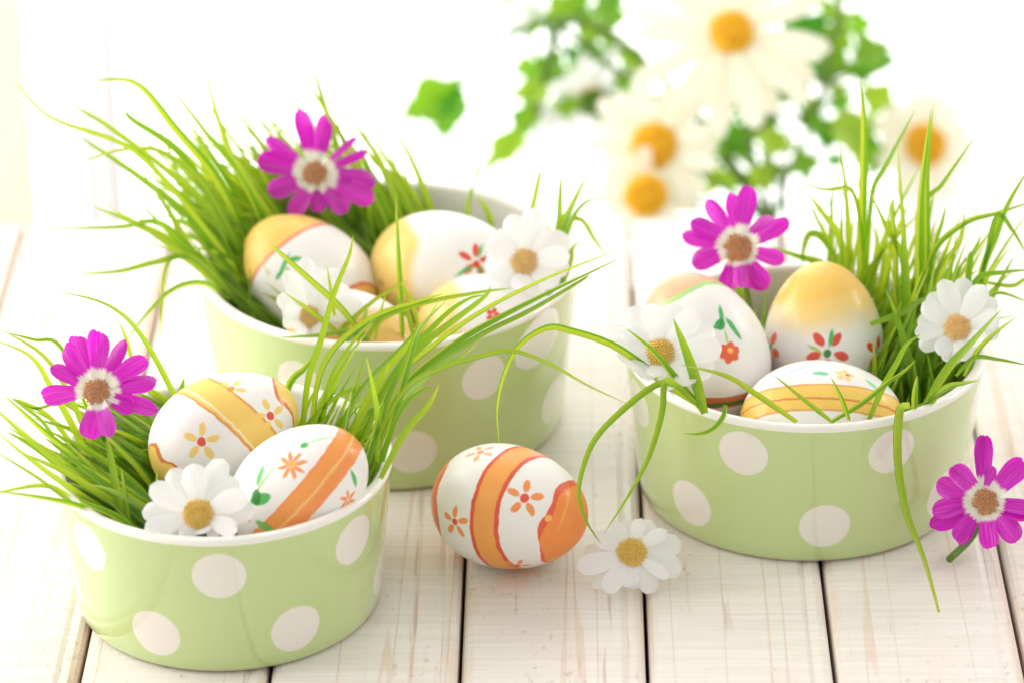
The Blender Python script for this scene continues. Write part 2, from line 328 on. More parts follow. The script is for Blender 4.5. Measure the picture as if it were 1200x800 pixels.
# ------------------------------------------------------------------ eggs
WHITE = lin(240, 237, 231)
def egg_mesh(L, W, k=0.10, nu=40, nv=64):
    vs = []; fs = []
    for i in range(nu + 1):
        t = math.pi * i / nu; z = -L / 2 * math.cos(t)
        r = W / 2 * math.sin(t) * (1 - k * (z / (L / 2))) / (1 + k * k * 0.25)
        for j in range(nv):
            a = 2 * math.pi * j / nv; vs.append((r * math.cos(a), r * math.sin(a), z))
    for i in range(nu):
        for j in range(nv): fs.append((i * nv + j, i * nv + (j + 1) % nv, (i + 1) * nv + (j + 1) % nv, (i + 1) * nv + j))
    me = mesh('egg', vs, fs); return me
def egg(px, Y, axis, paint, label, L=0.0528, W=0.0402, base=WHITE, ground=None, k=0.10):
    if ground is not None:      # resting on a surface: slide along the ray until the low point touches
        a = Vector(axis).normalized(); ad = camdir(*axis)
        zc = ground + math.sqrt((W / 2) ** 2 * (1 - ad.z ** 2) + (L / 2) ** 2 * ad.z ** 2)
        c = onz(px[0], px[1], zc)
    else: c = at(px[0], px[1], Y)
    ad = camdir(*axis)
    rot = ad.to_track_quat('Z', 'Y').to_matrix()
    me = egg_mesh(L, W, k); bvh = BVHTree.FromPolygons([v.co for v in me.vertices], [p.vertices for p in me.polygons])
    ri = rot.transposed(); lo = ri @ (CAM - c); s = mpp(c)
    lR, lU, lB = ri @ RT, ri @ UP, ri @ BK
    def hit(u, v):
        for f in [1 - 0.03 * i for i in range(30)]:     # pull stray pixels onto the silhouette
            uu = px[0] + (u - px[0]) * f; vv = px[1] + (v - px[1]) * f
            h, nn, _, _ = bvh.ray_cast(lo, (ri @ ray(uu, vv)).normalized())
            if h is not None: return h, nn
        return Vector((0, 0, 0)), lB
    g = G('painted_egg'); P0 = g.coord(); col = base
    nz = g.n('ShaderNodeTexNoise'); g.put(nz.inputs['Vector'], P0); nz.inputs['Scale'].default_value = 260; nz.inputs['Detail'].default_value = 2
    ctr = g.n('ShaderNodeVectorMath', operation='SUBTRACT'); g.put(ctr.inputs[0], nz.outputs['Color']); ctr.inputs[1].default_value = (0.5, 0.5, 0.5)
    sc_ = g.n('ShaderNodeVectorMath', operation='SCALE'); g.put(sc_.inputs[0], ctr.outputs[0]); sc_.inputs['Scale'].default_value = 0.0011
    ad_ = g.n('ShaderNodeVectorMath', operation='ADD'); g.put(ad_.inputs[0], P0); g.put(ad_.inputs[1], sc_.outputs[0]); P = ad_.outputs[0]
    wash = g.noise(P0, 140, 4, 0.65)
    def frame(u, v):
        h, n = hit(u, v); t = (lR - n * lR.dot(n)).normalized(); b = n.cross(t); return h, n, t, b
    def plane(pts):
        (h1, _), (h2, _), (h3, _) = [hit(*p) for p in pts]
        return h1, (h2 - h1).cross(h3 - h1).normalized(), (h3 - h1).normalized()
    for ly in paint:
        kind = ly[0]
        if kind == 'stripe':
            _, pts, hw, c2 = ly[:4]; soft = ly[4] if len(ly) > 4 else 1.4
            h1, n, _ = plane(pts); q = (g.dot(P, n) - h1.dot(n)).abs()
            m = ((hw * s - q) / (soft * s) + 0.5).clamp()
        elif kind == 'cap':
            _, pts, side, c2, soft, wave = ly
            h1, n, d = plane(pts); sp = hit(*side)[0]
            if (sp - h1).dot(n) < 0: n = -n
            q = g.dot(P, n) - h1.dot(n)
            if wave: q = q + ((g.dot(P, d) - h1.dot(d)) / (wave[1] * s) + wave[2]).sin() * (wave[0] * s)
            if soft > 3: q = q + (g.noise(P, 70, 3) - 0.5) * (soft * 1.4 * s)
            m = (q / (soft * s) + 0.5).clamp()
        elif kind == 'ell':
            _, c0, hl, hw, ang, c2 = ly[:6]; h, n, t, b = frame(*c0)
            dx = t * math.cos(R_(ang)) + b * math.sin(R_(ang)); dy = -t * math.sin(R_(ang)) + b * math.cos(R_(ang))
            qx = (g.dot(P, dx) - h.dot(dx)) / (hl * s); qy = (g.dot(P, dy) - h.dot(dy)) / (hw * s)
            rr = (qx * qx + qy * qy).sqrt()
            soft = ly[6] if len(ly) > 6 else 1.5
            m = ((1.0 - rr) * (min(hl, hw) / soft) + 0.5).clamp() * g.math('GREATER_THAN', g.dot(P, n) - h.dot(n), -0.006)
        elif kind == 'flw':
            _, c0, npet, rc, hl, hw, rt_, c2 = ly; h, n, t, b = frame(*c0)
            qx = g.dot(P, t) - h.dot(t); qy = g.dot(P, b) - h.dot(b)
            r = (qx * qx + qy * qy).sqrt(); a = g.math('ARCTAN2', qy, qx) / (2 * math.pi / npet) - rt_ / (360 / npet)
            a = (a - g.math('ROUND', a)) * (2 * math.pi / npet)
            ex = (r * a.cos() - rc * s) / (hl * s); ey = (r * a.sin()) / (hw * s)
            m = ((1.0 - (ex * ex + ey * ey).sqrt()) * (hw / 1.5) + 0.5).clamp() * g.math('GREATER_THAN', g.dot(P, n) - h.dot(n), -0.006)
        cc = g.mix(((wash - 0.45) * 2.2).clamp() * 0.30, c2, tuple(min(1, x * 1.25 + 0.10) for x in c2[:3]) + (1,))
        col = g.mix(m * 0.96, col, cc)
    mt = g.done(g.bsdf(col, 0.36, g.bump(g.noise(P0, 1100, 2), 0.10, 0.0003), 0.4, 0.10, 0.35, (0.004,)))
    o = link('painted_egg', me, mt, None, c); o.rotation_euler = rot.to_euler()
    tag(o, label, 'egg', 'painted eggs'); return o

ORG = lin(242, 146, 68); RED = lin(228, 84, 30); YEL = lin(240, 204, 106); YLO = lin(226, 150, 58); PALE = lin(240, 205, 120)
GRN = lin(70, 178, 84); DGR = lin(40, 130, 50); CRIM = lin(224, 66, 30); CENT = lin(222, 74, 30)
def daisy5(c, r, rot, pc, cc): return [('flw', c, 5, r * 0.66, r * 0.36, r * 0.19, rot, pc), ('ell', c, r * 0.24, r * 0.24, 0, cc)]

# loose egg on the table
band = [(604, 533), (567, 600), (584, 661)]
egg((598, 594), 0, (0.90, -0.16, 0.40), [
    ('stripe', band, 17, CENT), ('stripe', band, 12, lin(242, 168, 84)),
    ('cap', [(668, 563), (636, 607), (642, 664)], (680, 620), RED, 1.2, (2.2, 8.0, 0.6)),
    ('cap', [(672, 570), (642, 609), (648, 664)], (684, 620), ORG, 1.2, (1.8, 8.0, 0.6)),
    ('ell', (663, 596), 26, 1.7, 72, lin(244, 170, 84)), ('ell', (642, 607), 4, 4, 0, lin(250, 190, 100)), ('ell', (649, 654), 5.5, 3, 15, lin(250, 190, 100)),
    ('cap', [(527, 532), (514, 575), (516, 622)], (507, 580), RED, 1.0, (2.0, 10.0, 0.0)),
    ('cap', [(523, 532), (509, 575), (511, 622)], (505, 580), ORG, 1.0, (2.0, 10.0, 0.0))]
    + daisy5((615, 583), 22, 8, ORG, CENT) + daisy5((533, 611), 19, 18, ORG, CENT) + daisy5((563, 529), 18, 30, lin(240, 172, 130), lin(236, 140, 100)) + daisy5((606, 662), 16, 0, ORG, CENT),
    'white egg with orange stripe and orange leaf-shaped end, lying loose on the table', ground=0.0)
# smallest bowl
YA = BA.c.y
b1 = [(247, 474), (276, 496), (309, 535)]
egg((263, 509), YA + 0.012, (0.86, 0.48, 0.12), [
    ('stripe', [(257, 468), (283, 490), (318, 530)], 19, lin(226, 150, 60)), ('stripe', [(257, 468), (283, 490), (318, 530)], 16, YEL),
    ('stripe', [(250, 477), (272, 497), (302, 532)], 1.2, lin(248, 230, 190)),
    ('cap', [(321, 452), (332, 475), (347, 500)], (350, 470), lin(214, 116, 46), 1.0, (2.5, 8, 0.4)), ('cap', [(324, 450), (335, 473), (350, 498)], (352, 468), YEL, 1.0, (2.5, 8, 0.4)),
    ('cap', [(180, 522), (196, 536), (212, 556)], (176, 550), lin(214, 116, 46), 1.0, (3.0, 7, 1.4)), ('cap', [(177, 526), (193, 539), (208, 559)], (174, 552), YEL, 1.0, (3.0, 7, 1.4))]
    + daisy5((236, 517), 22, 15, YEL, CENT) + daisy5((317, 487), 21, 40, YEL, CENT) + daisy5((271, 455), 18, 60, lin(238, 206, 110), lin(220, 150, 70)),
    'white egg with yellow stripe and yellow flowers, half hidden behind the orange-striped egg', L=0.0505, W=0.0385)
egg((352, 573), YA - 0.020, (0.72, 0.62, 0.30), [
    ('stripe', [(330, 616), (370, 572), (412, 512)], 18, ORG), ('stripe', [(327, 612), (367, 569), (408, 511)], 10, lin(242, 160, 80)), ('stripe', [(333, 614), (373, 571), (413, 514)], 1.6, lin(248, 196, 120)),
    ('ell', (366, 517), 24, 1.4, 22, lin(176, 218, 160)), ('ell', (357, 521), 5, 4, 20, GRN),
    ('flw', (342, 544), 8, 10, 8, 2.5, 10, ORG), ('ell', (342, 544), 4, 4, 0, lin(248, 178, 90)),
    ('ell', (306, 567), 34, 1.4, 50, lin(150, 206, 110)), ('ell', (305, 556), 13, 4, 68, GRN), ('ell', (305, 584), 14, 7, 15, GRN), ('ell', (300, 582), 6, 9, 0, DGR),
    ('flw', (287, 600), 5, 6, 6, 3.5, 20, ORG), ('ell', (310, 616), 12, 5, -20, lin(120, 190, 90)),
    ('ell', (415, 560), 11, 3, 112, GRN), ('flw', (408, 585), 6, 7, 6, 2.4, 30, ORG)],
    'white egg with broad orange diagonal stripe, tucked against the rim of the smallest bowl', L=0.0485, W=0.0375)
# widest bowl
YB = BB.c.y
egg((362, 327), YB + 0.002, (-0.66, 0.62, 0.28), [
    ('cap', [(297, 330), (330, 290), (372, 266)], (300, 270), lin(230, 150, 110), 1.5, None), ('cap', [(293, 327), (327, 287), (370, 262)], (300, 270), lin(240, 202, 104), 1.5, None),
    ('cap', [(404, 340), (418, 332), (440, 336)], (430, 365), lin(222, 110, 60), 1.5, None), ('cap', [(405, 344), (420, 336), (441, 340)], (430, 368), lin(240, 196, 106), 1.5, None),
    ('ell', (333, 311), 14, 2.5, 65, GRN), ('ell', (345, 304), 8, 3, 10, GRN), ('ell', (328, 322), 8, 3, 50, GRN), ('ell', (338, 318), 7, 2, -60, lin(150, 206, 110))],
    'white egg with gold tip and green sprig, leaning beside the grass in the widest bowl')
egg((522, 316), YB + 0.006, (0.96, -0.04, 0.10), [
    ('cap', [(482, 262), (487, 315), (490, 365)], (445, 315), lin(242, 208, 112), 12, (6, 14, 0)),
    ('ell', (447, 332), 4, 4, 0, lin(200, 160, 120), 3),
    ('flw', (557, 306), 5, 13, 8, 4, 12, CRIM), ('ell', (563, 294), 8, 2, 75, GRN), ('ell', (545, 317), 13, 2.2, 32, GRN), ('ell', (562, 318), 9, 2, -80, GRN), ('ell', (558, 310), 4.5, 4.5, 0, CRIM)],
    'white egg with gold blunt end and small red flower, lying behind the white daisy')
egg((570, 388), YB - 0.030, (0.94, 0.22, 0.2), [
    ('cap', [(535, 335), (540, 365), (546, 400)], (510, 370), lin(240, 204, 120), 14, (5, 14, 1)), ('flw', (578, 369), 5, 5, 4, 3, 0, CRIM), ('ell', (612, 337), 5, 4, 20, lin(214, 130, 80))],
    'pale yellow-ended egg peeping over the rim under the long grass blades', L=0.050, W=0.039)
egg((415, 404), YB - 0.040, (0.9, -0.2, 0.2), [
    ('cap', [(360, 372), (410, 366), (470, 372)], (415, 400), lin(240, 196, 106), 16, (3, 14, 1))],
    'gold and cream egg almost buried under the front rim grass', L=0.047, W=0.036)
# bowl with the gold-topped egg
YC = BC.c.y
egg((824, 408), YC - 0.006, (-0.42, 0.86, 0.20), [
    ('cap', [(768, 368), (800, 346), (845, 336)], (800, 325), lin(170, 214, 130), 2, (3, 16, 0)), ('cap', [(768, 362), (800, 340), (845, 330)], (800, 320), lin(242, 178, 140), 2, (3, 16, 0)),
    ('ell', (845, 370), 13, 3, 95, GRN), ('ell', (844, 380), 7, 6, 60, lin(40, 160, 70)), ('ell', (860, 385), 15, 3.5, -48, GRN), ('ell', (838, 384), 6, 2, 50, GRN), ('ell', (851, 394), 9, 1.2, -75, lin(150, 206, 110)),
    ('flw', (855, 413), 6, 6, 7, 5.5, 20, lin(234, 92, 36)), ('ell', (856, 411), 3.5, 3.5, 0, lin(250, 196, 90)),
    ('stripe', [(830, 472), (860, 470), (890, 458)], 8, lin(208, 110, 50)), ('stripe', [(830, 474), (860, 472), (890, 460)], 3, lin(90, 130, 60))],
    'white egg with peach tip and orange-red blossom, standing behind the white daisy', W=0.0410)
egg((965, 399), YC + 0.010, (-0.02, 0.93, 0.10), [
    ('cap', [(905, 372), (965, 380), (1028, 372)], (965, 320), lin(244, 212, 132), 26, (4, 18, 0)), ('cap', [(905, 352), (975, 356), (1028, 352)], (965, 320), lin(238, 192, 92), 20, (5, 22, 0.5)),
    ('flw', (970, 412), 5, 17, 8.5, 5, 54, CRIM), ('ell', (974, 396), 10, 2.8, 80, GRN), ('ell', (970, 414), 5, 5, 0, DGR), ('ell', (955, 409), 10, 2, 150, lin(190, 200, 100)),
    ('flw', (1027, 412), 4, 12, 8, 5, 60, CRIM), ('ell', (1027, 411), 6, 2.5, 60, GRN), ('ell', (1022, 430), 10, 2, 60, DGR),
    ('flw', (903, 407), 4, 12, 7, 5, 60, lin(232, 110, 80)), ('ell', (903, 406), 6, 2.5, 60, GRN)],
    'gold-topped egg standing upright with small red and green flowers')
egg((962, 494), YC - 0.036, (0.97, 0.10, 0.16), [
    ('stripe', [(878, 478), (960, 464), (1046, 478)], 17, lin(226, 164, 76)), ('stripe', [(878, 478), (960, 464), (1046, 478)], 14.5, lin(244, 204, 100)), ('stripe', [(878, 478), (960, 466), (1046, 480)], 1.3, lin(216, 140, 60)),
    ('ell', (961, 437), 10, 4, -10, lin(110, 200, 150)), ('ell', (935, 432), 14, 3, 15, lin(180, 224, 200)), ('flw', (990, 439), 5, 7, 5, 4, 10, lin(246, 208, 140)), ('ell', (993, 439), 3, 2.5, 0, lin(208, 110, 80)), ('ell', (1022, 450), 9, 3, -35, lin(140, 214, 160))],
    'egg with yellow lengthwise stripe lying at the rim in front of the gold-topped egg')

# ------------------------------------------------------------------ flowers
def petal_mesh(L, W, lift, curl, cup, tip, r_in, wob, seed, nu=12, nv=7, tw=0.0):
    rn = random.Random(seed); vs = []; uv = []; fs = []
    ph = rn.uniform(0, 6.28); sk = rn.uniform(-0.12, 0.12)
    for i in range(nu + 1):
        t = i / nu
        if tip == 'blunt': wdt = (0.52 + 0.48 * min(1, t * 1.5) ** 0.9) * (1 - max(0, (t - 0.66) / 0.34) ** 2.8 * 0.60)
        else: wdt = (0.34 + 0.66 * math.sin(min(1, t * 1.35) * math.pi / 2)) * math.sqrt(max(0.0, 1 - max(0, (t - 0.50) / 0.53) ** 2.6))
        ang = lift + curl * t
        x = r_in + (L - r_in) * t
        zz = (L - r_in) * (math.sin(lift) * t + 0.5 * curl * t * t)
        for j in range(nv):
            s = (j / (nv - 1)) * 2 - 1
            y = s * W / 2 * wdt + sk * L * t * t * 0.5
            ex = 0
            if tip == 'blunt' and i == nu: ex = -0.022 * L * (1 if j in (2, 4) else 0) - 0.03 * L * (s * s)
            elif i == nu: ex = -0.03 * L * abs(s)
            z = zz + cup * W * (s * s - 0.3) * (0.4 + 0.6 * t) + wob * W * math.sin(ph + t * 5 + s * 2.2) + tw * s * W * t
            vs.append(((x + ex) * 1.0 - (1 - math.cos(lift)) * (x - r_in) * 0.9, y, z)); uv.append((t, (s + 1) / 2))
    for i in range(nu):
        for j in range(nv - 1): fs.append((i * nv + j, (i + 1) * nv + j, (i + 1) * nv + j + 1, i * nv + j + 1))
    return mesh('petal', vs, fs, uv)
def disc_mesh(r, hgt, n, bump, seed):
    rn = random.Random(seed); bm = bmesh.new()
    vs = []; 
    for k in range(n):
        f = (k + 0.5) / n; rr = r * math.sqrt(f); a = k * 2.399963
        z = hgt * (1 - f ** 1.6) - hgt * 0.18 * math.exp(-f * 9)
        c = Vector((rr * math.cos(a), rr * math.sin(a), z)); d = Vector((c.x * 0.8 / r, c.y * 0.8 / r, 1.0)).normalized()
        q = d.to_track_quat('Z', 'Y').to_matrix().to_4x4()
        s = bump * rn.uniform(0.8, 1.2)
        bmesh.ops.create_cone(bm, cap_ends=True, segments=5, radius1=s * 0.62, radius2=s * 0.36, depth=s * 2.0, matrix=Matrix.Translation(c) @ q)
    bmesh.ops.create_uvsphere(bm, u_segments=16, v_segments=8, radius=1.0, matrix=Matrix.Diagonal((r * 0.98, r * 0.98, hgt * 0.92, 1)))
    me = bpy.data.meshes.new('disc'); bm.to_mesh(me); bm.free(); return me
def tube_mesh(pts, r0_, r1_, n=8):
    vs = []; fs = []
    for i, p in enumerate(pts):
        t = (pts[min(i + 1, len(pts) - 1)] - pts[max(i - 1, 0)]).normalized()
        a = t.cross(Vector((0.3, 0.2, 0.9))).normalized(); b = t.cross(a); r = r0_ + (r1_ - r0_) * i / (len(pts) - 1)
        for j in range(n): vs.append(tuple(p + (a * math.cos(6.2832 * j / n) + b * math.sin(6.2832 * j / n)) * r))
    for i in range(len(pts) - 1):
        for j in range(n): fs.append((i * n + j, i * n + (j + 1) % n, (i + 1) * n + (j + 1) % n, (i + 1) * n + j))
    fs.append(tuple(range(n))[::-1]); fs.append(tuple((len(pts) - 1) * n + j for j in range(n)))
    return mesh('stem', vs, fs)
def cat_rom(pts, n):
    P = [pts[0] * 2 - pts[1]] + list(pts) + [pts[-1] * 2 - pts[-2]]; out = []
    m = len(pts) - 1
    for i in range(n + 1):
        f = i / n * m; k = min(int(f), m - 1); t = f - k; a, b, c, d = P[k], P[k + 1], P[k + 2], P[k + 3]
        out.append(0.5 * ((2 * b) + (c - a) * t + (2 * a - 5 * b + 4 * c - d) * t * t + (3 * b - a - 3 * c + d) * t ** 3))
    return out
FSEED = [100]
def flower(name, pos, face, petals, disc_px, pm, dm, label, cat, group, tip='round', disc_h=0.35, nfl=110, stem=None, lift=0.10, curl=-0.15, cup=0.10, inner=0.55, stem_r=0.0011, bump=None, wob=0.008):
    """petals: (image angle, length px, width px[, lift]) ; face: direction in camera axes"""
    e = tag(empty(name, pos), label, cat, group); s = mpp(pos); nrm = camdir(*face)
    ty = (UP - nrm * UP.dot(nrm)).normalized(); tx = ty.cross(nrm)
    rot = Matrix((tx, ty, nrm)).transposed()
    e.rotation_euler = rot.to_euler(); FSEED[0] += 1
    for i, p in enumerate(petals):
        a, L, W = p[:3]; lf = (p[3] if len(p) > 3 else lift) + (0.16 if i % 2 else -0.10) * (tip == 'round')
        W *= 0.92 if tip == 'round' else 0.84; L *= 1.0 if tip == 'round' else random.Random(FSEED[0] * 7 + i * 3).uniform(0.93, 1.06)
        rn = random.Random(FSEED[0] * 37 + i)
        me = petal_mesh(L * s, W * s, lf + rn.uniform(-0.07, 0.07) * (1 if tip == 'round' else 2.4), curl + rn.uniform(-0.12, 0.12), cup * rn.uniform(0.6, 1.4) * (-0.9 if tip == 'round' else rn.choice((2.6, 2.0, -2.4))), tip, disc_px * s * inner, wob if tip == 'round' else 0.05, FSEED[0] * 91 + i, tw=rn.uniform(-0.1, 0.1) if tip == 'round' else rn.uniform(-0.5, 0.5))
        o = link('petal', me, pm, e); o.rotation_euler = (0, 0, R_(a)); o.location = (0, 0, (0.0008 * (i % 2) + 0.0002 * (i % 3)) * (s / 0.0003))
    link('disc', disc_mesh(disc_px * s, disc_px * s * disc_h, nfl, bump or disc_px * s * 0.13, FSEED[0]), dm, e, (0, 0, 0.0006))
    if stem:
        rl = rot.transposed(); pts = [Vector((0, 0, -0.0006))] + [rl @ (q - pos) for q in stem]
        link('stem', tube_mesh(cat_rom(pts, 14), stem_r, stem_r * 0.9), M['stem'], e)
        # calyx cup
        vs, fs = lathe([(0.0, -0.0065 * s / 0.0003), (disc_px * s * 0.35, -0.006 * s / 0.0003), (disc_px * s * 0.85, -0.0025 * s / 0.0003), (disc_px * s * 0.95, -0.0002)], 14)
        link('calyx', mesh('calyx', vs, fs), M['stem'], e)
    return e
PG = 'magenta flowers'; WG = 'white daisies'
pA = at(114, 459, YA - 0.006)
flower('magenta_flower', pA, (-0.10, 0.22, 1), [(112, 82, 28, 0.0), (129, 70, 27, 0.25), (152, 65, 23), (184, 69, 26), (263, 59, 28), (291, 61, 26, 0.22), (333, 56, 26, 0.2), (343, 76, 25, 0.0), (11, 72, 29, 0.2), (36, 70, 26, 0.0), (63, 76, 25, 0.0), (86, 72, 29, 0.22)],
    16, M['magenta'], M['disc_brown'], 'magenta flower with white ring standing in the grass of the smallest bowl', 'flower', PG, 'blunt', stem=[at(118, 500, YA + 0.012), at(135, 560, YA + 0.005), at(150, 612, YA)], nfl=120)
pB = at(369, 204, YB + 0.022)
flower('magenta_flower', pB, (0.12, 0.02, 1), [(102, 77, 28), (76, 74, 26), (143, 70, 20), (165, 70, 32), (203, 62, 30), (242, 56, 26), (279, 46, 25), (312, 60, 31), (338, 74, 30), (355, 76, 30), (22, 70, 14), (41, 68, 11)],
    15, M['magenta'], M['disc_brown'], 'magenta flower with narrow folded petals above the grass of the widest bowl', 'flower', PG, 'blunt', stem=[at(372, 240, YB + 0.03), at(380, 285, YB + 0.03), at(385, 340, YB + 0.02)])
pC = at(865, 291, YC + 0.028)
flower('magenta_flower', pC, (-0.16, 0.14, 1), [(94, 70, 26, 0.0), (78, 72, 27, 0.2), (121, 68, 23), (150, 68, 27, 0.2), (168, 70, 24, 0.0), (196, 60, 33), (258, 54, 31), (284, 52, 32, 0.3), (303, 62, 32, 0.0), (344, 60, 23), (22, 70, 22, 0.3), (40, 60, 33, 0.0)],
    17, M['magenta'], M['disc_brown'], 'magenta flower rising behind the eggs of the bowl with the gold-topped egg', 'flower', PG, 'blunt', stem=[at(873, 330, YC + 0.030), at(880, 370, YC + 0.025), at(885, 420, YC + 0.015)])
pL = onz(1154, 588, 0.028)
flower('magenta_flower', pL, (-0.04, 0.22, 1), [(92, 79, 27), (78, 44, 16), (47, 66, 33), (132, 62, 32), (161, 62, 31), (188, 62, 30), (208, 72, 29), (232, 60, 29), (273, 57, 26), (312, 58, 32), (336, 58, 24), (352, 60, 26)],
    16, M['magenta'], M['disc_brown'], 'loose magenta flower lying on the planks against the outside of a bowl', 'flower', PG, 'blunt', stem=[onz(1148, 612, 0.012), onz(1135, 633, 0.004), onz(1112, 655, 0.0025)], stem_r=0.0013)
# white daisies
wA = at(233, 603, YA - 0.043)
flower('white_daisy', wA, (-0.02, 0.05, 1), [(70, 72, 34, 0.15), (97, 62, 34), (124, 64, 33), (149, 68, 32), (173, 68, 30), (196, 66, 28), (218, 56, 26, 0.2), (242, 36, 24, 0.5), (266, 26, 22, 0.7), (290, 28, 22, 0.7), (314, 36, 22, 0.5), (338, 56, 26, 0.3), (2, 66, 30), (25, 64, 32), (47, 62, 32)],
    19, M['white'], M['disc_gold'], 'white daisy resting on the rim of the smallest bowl below its two eggs', 'daisy', WG, stem=[at(232, 612, YA - 0.03), at(225, 640, YA - 0.02)], nfl=150, disc_h=0.45)
wB1 = at(362, 372, YB - 0.052)
flower('white_daisy', wB1, (0.30, 0.10, 1), [(92, 72, 27), (120, 62, 24), (146, 44, 24), (62, 68, 30), (36, 62, 32), (12, 66, 32), (345, 52, 28, 0.3), (310, 30, 24, 0.5), (270, 24, 22, 0.6), (225, 32, 22, 0.5), (188, 34, 22, 0.3), (168, 36, 22), (76, 62, 28)],
    14, M['white'], M['disc_buff'], 'white daisy leaning on the rim of the widest bowl below the gold-tipped egg', 'daisy', WG, stem=[at(366, 385, YB - 0.04), at(372, 410, YB - 0.03)])
wB2 = at(614, 308, YB - 0.028)
flower('white_daisy', wB2, (0.0, 0.15, 1), [(108, 60, 30), (80, 66, 32), (34, 62, 36), (57, 52, 26), (132, 52, 28), (152, 50, 30), (178, 46, 28), (205, 48, 28), (232, 44, 28, 0.3), (262, 40, 28, 0.4), (292, 46, 28, 0.3), (322, 50, 28), (352, 54, 30), (10, 56, 30)],
    17, M['white'], M['disc_buff'], 'white daisy in the widest bowl next to the egg with a red flower', 'daisy', WG, stem=[at(618, 330, YB - 0.02), at(622, 360, YB - 0.02)])
wC1 = at(774, 414, YC - 0.045)
flower('white_daisy', wC1, (-0.05, 0.12, 1), [(124, 66, 34), (100, 60, 34), (74, 62, 36), (48, 66, 34), (26, 70, 34), (4, 74, 36), (340, 66, 36), (316, 56, 32), (290, 46, 30, 0.3), (262, 36, 28, 0.5), (234, 40, 28, 0.5), (205, 44, 28, 0.3), (168, 60, 28), (184, 52, 26), (148, 52, 30), (152, 70, 22, -0.2)],
    18, M['white'], M['disc_gold'], 'white daisy hanging over the rim beside the egg with the peach tip', 'daisy', WG, stem=[at(782, 430, YC - 0.035), at(790, 460, YC - 0.03)], nfl=130)
wC2 = at(1122, 385, YC - 0.018)
flower('white_daisy', wC2, (-0.10, 0.15, 1), [(166, 48, 26), (148, 52, 26), (126, 54, 29), (103, 60, 29), (80, 62, 29), (58, 60, 29), (38, 58, 28), (16, 52, 28), (352, 50, 26), (328, 40, 24, 0.3), (305, 38, 27), (284, 42, 28), (258, 42, 29), (232, 40, 24), (208, 50, 24), (188, 52, 22)],
    17, M['white'], M['disc_buff'], 'white daisy at the grassy side of the bowl with the gold-topped egg', 'daisy', WG, stem=[at(1120, 410, YC - 0.01), at(1105, 450, YC)], nfl=110)
wL = onz(740, 648, 0.011)
flower('white_daisy', wL, (-0.02, 0.42, 1), [(95, 46, 22), (118, 44, 20), (60, 50, 28), (77, 44, 20), (17, 62, 32), (36, 50, 20), (347, 62, 34), (324, 54, 18), (300, 54, 28), (265, 44, 30), (282, 42, 26), (238, 60, 27), (220, 60, 24), (200, 68, 30), (178, 56, 28), (155, 50, 26), (138, 44, 22)],
    18, M['white'], M['disc_gold'], 'loose white daisy lying on the planks beside the loose egg', 'daisy', WG, nfl=150, disc_h=0.3, lift=0.0, curl=-0.2)

# ------------------------------------------------------------------ bunch of daisies in the vase behind the table
VY = EDGE_Y + 0.12
vb = at(905, 262, VY)
vase = tag(empty('vase', (vb.x, VY, -0.24)), 'white vase of daisies and ivy standing behind the table edge', 'vase')
vs, fs = lathe([(0, 0.0), (0.034, 0.0), (0.038, 0.003), (0.045, 0.05), (0.047, 0.10), (0.042, 0.145), (0.040, 0.158), (0.0415, 0.162), (0.0385, 0.163), (0.037, 0.158), (0.039, 0.14), (0.043, 0.10), (0.040, 0.05), (0.034, 0.006), (0, 0.005)], 64)
link('body', mesh('vase', vs, fs), M['vase'], vase)
vt = Vector((vb.x, VY, -0.085))
def bg_flower(px, Y, face, n, L, W, disc, label, pm='cream', seed=1, skip=()):
    rn = random.Random(seed); p = at(px[0], px[1], Y)
    pet = [(360 * i / n + rn.uniform(-5, 5), L * rn.uniform(0.86, 1.08), W * rn.uniform(0.85, 1.15)) for i in range(n) if i not in skip]
    q = vt + Vector((rn.uniform(-0.02, 0.02), rn.uniform(-0.02, 0.02), 0))
    nb = camdir(*face)
    return flower('ox_eye_daisy', p, face, pet, disc, M[pm], M['disc_orange'], label, 'daisy', 'daisies in the vase', disc_h=0.55, nfl=140,
        stem=[p - nb * 0.02, (p - nb * 0.03) * 0.45 + q * 0.55 + Vector((0, 0.01, 0.005)), q], stem_r=0.0014, lift=0.05, curl=-0.2)
bg_flower((857, 40), VY - 0.015, (0.0, 0.25, 1), 22, 122, 30, 27, 'big cream daisy with golden centre, topmost in the vase bunch', seed=3)
bg_flower((767, 171), VY - 0.035, (-0.15, 0.0, 1), 18, 84, 26, 28, 'cream daisy with orange-yellow centre just above the lowest daisy of the vase', seed=4)
bg_flower((757, 229), VY - 0.050, (-0.15, -0.10, 1), 16, 58, 22, 26, 'lowest cream daisy of the vase bunch, centre half covered by petals', seed=5, skip=(1, 2, 3, 5, 6))
bg_flower((1082, 171), VY + 0.02, (0.25, 0.1, 1), 18, 66, 24, 26, 'pale daisy with deep orange centre behind the tall upright grass', seed=6)
bg_flower((690, 118), VY + 0.05, (-0.40, 0.60, -0.55), 18, 84, 28, 20, 'white blown-out daisy turned away toward the window among the vase leaves', 'white', seed=7)
bg_flower((600, -14), VY + 0.05, (-0.3, 0.3, 0.9), 16, 60, 22, 16, 'white daisy at the outermost end of the vase bunch', 'white', seed=8)
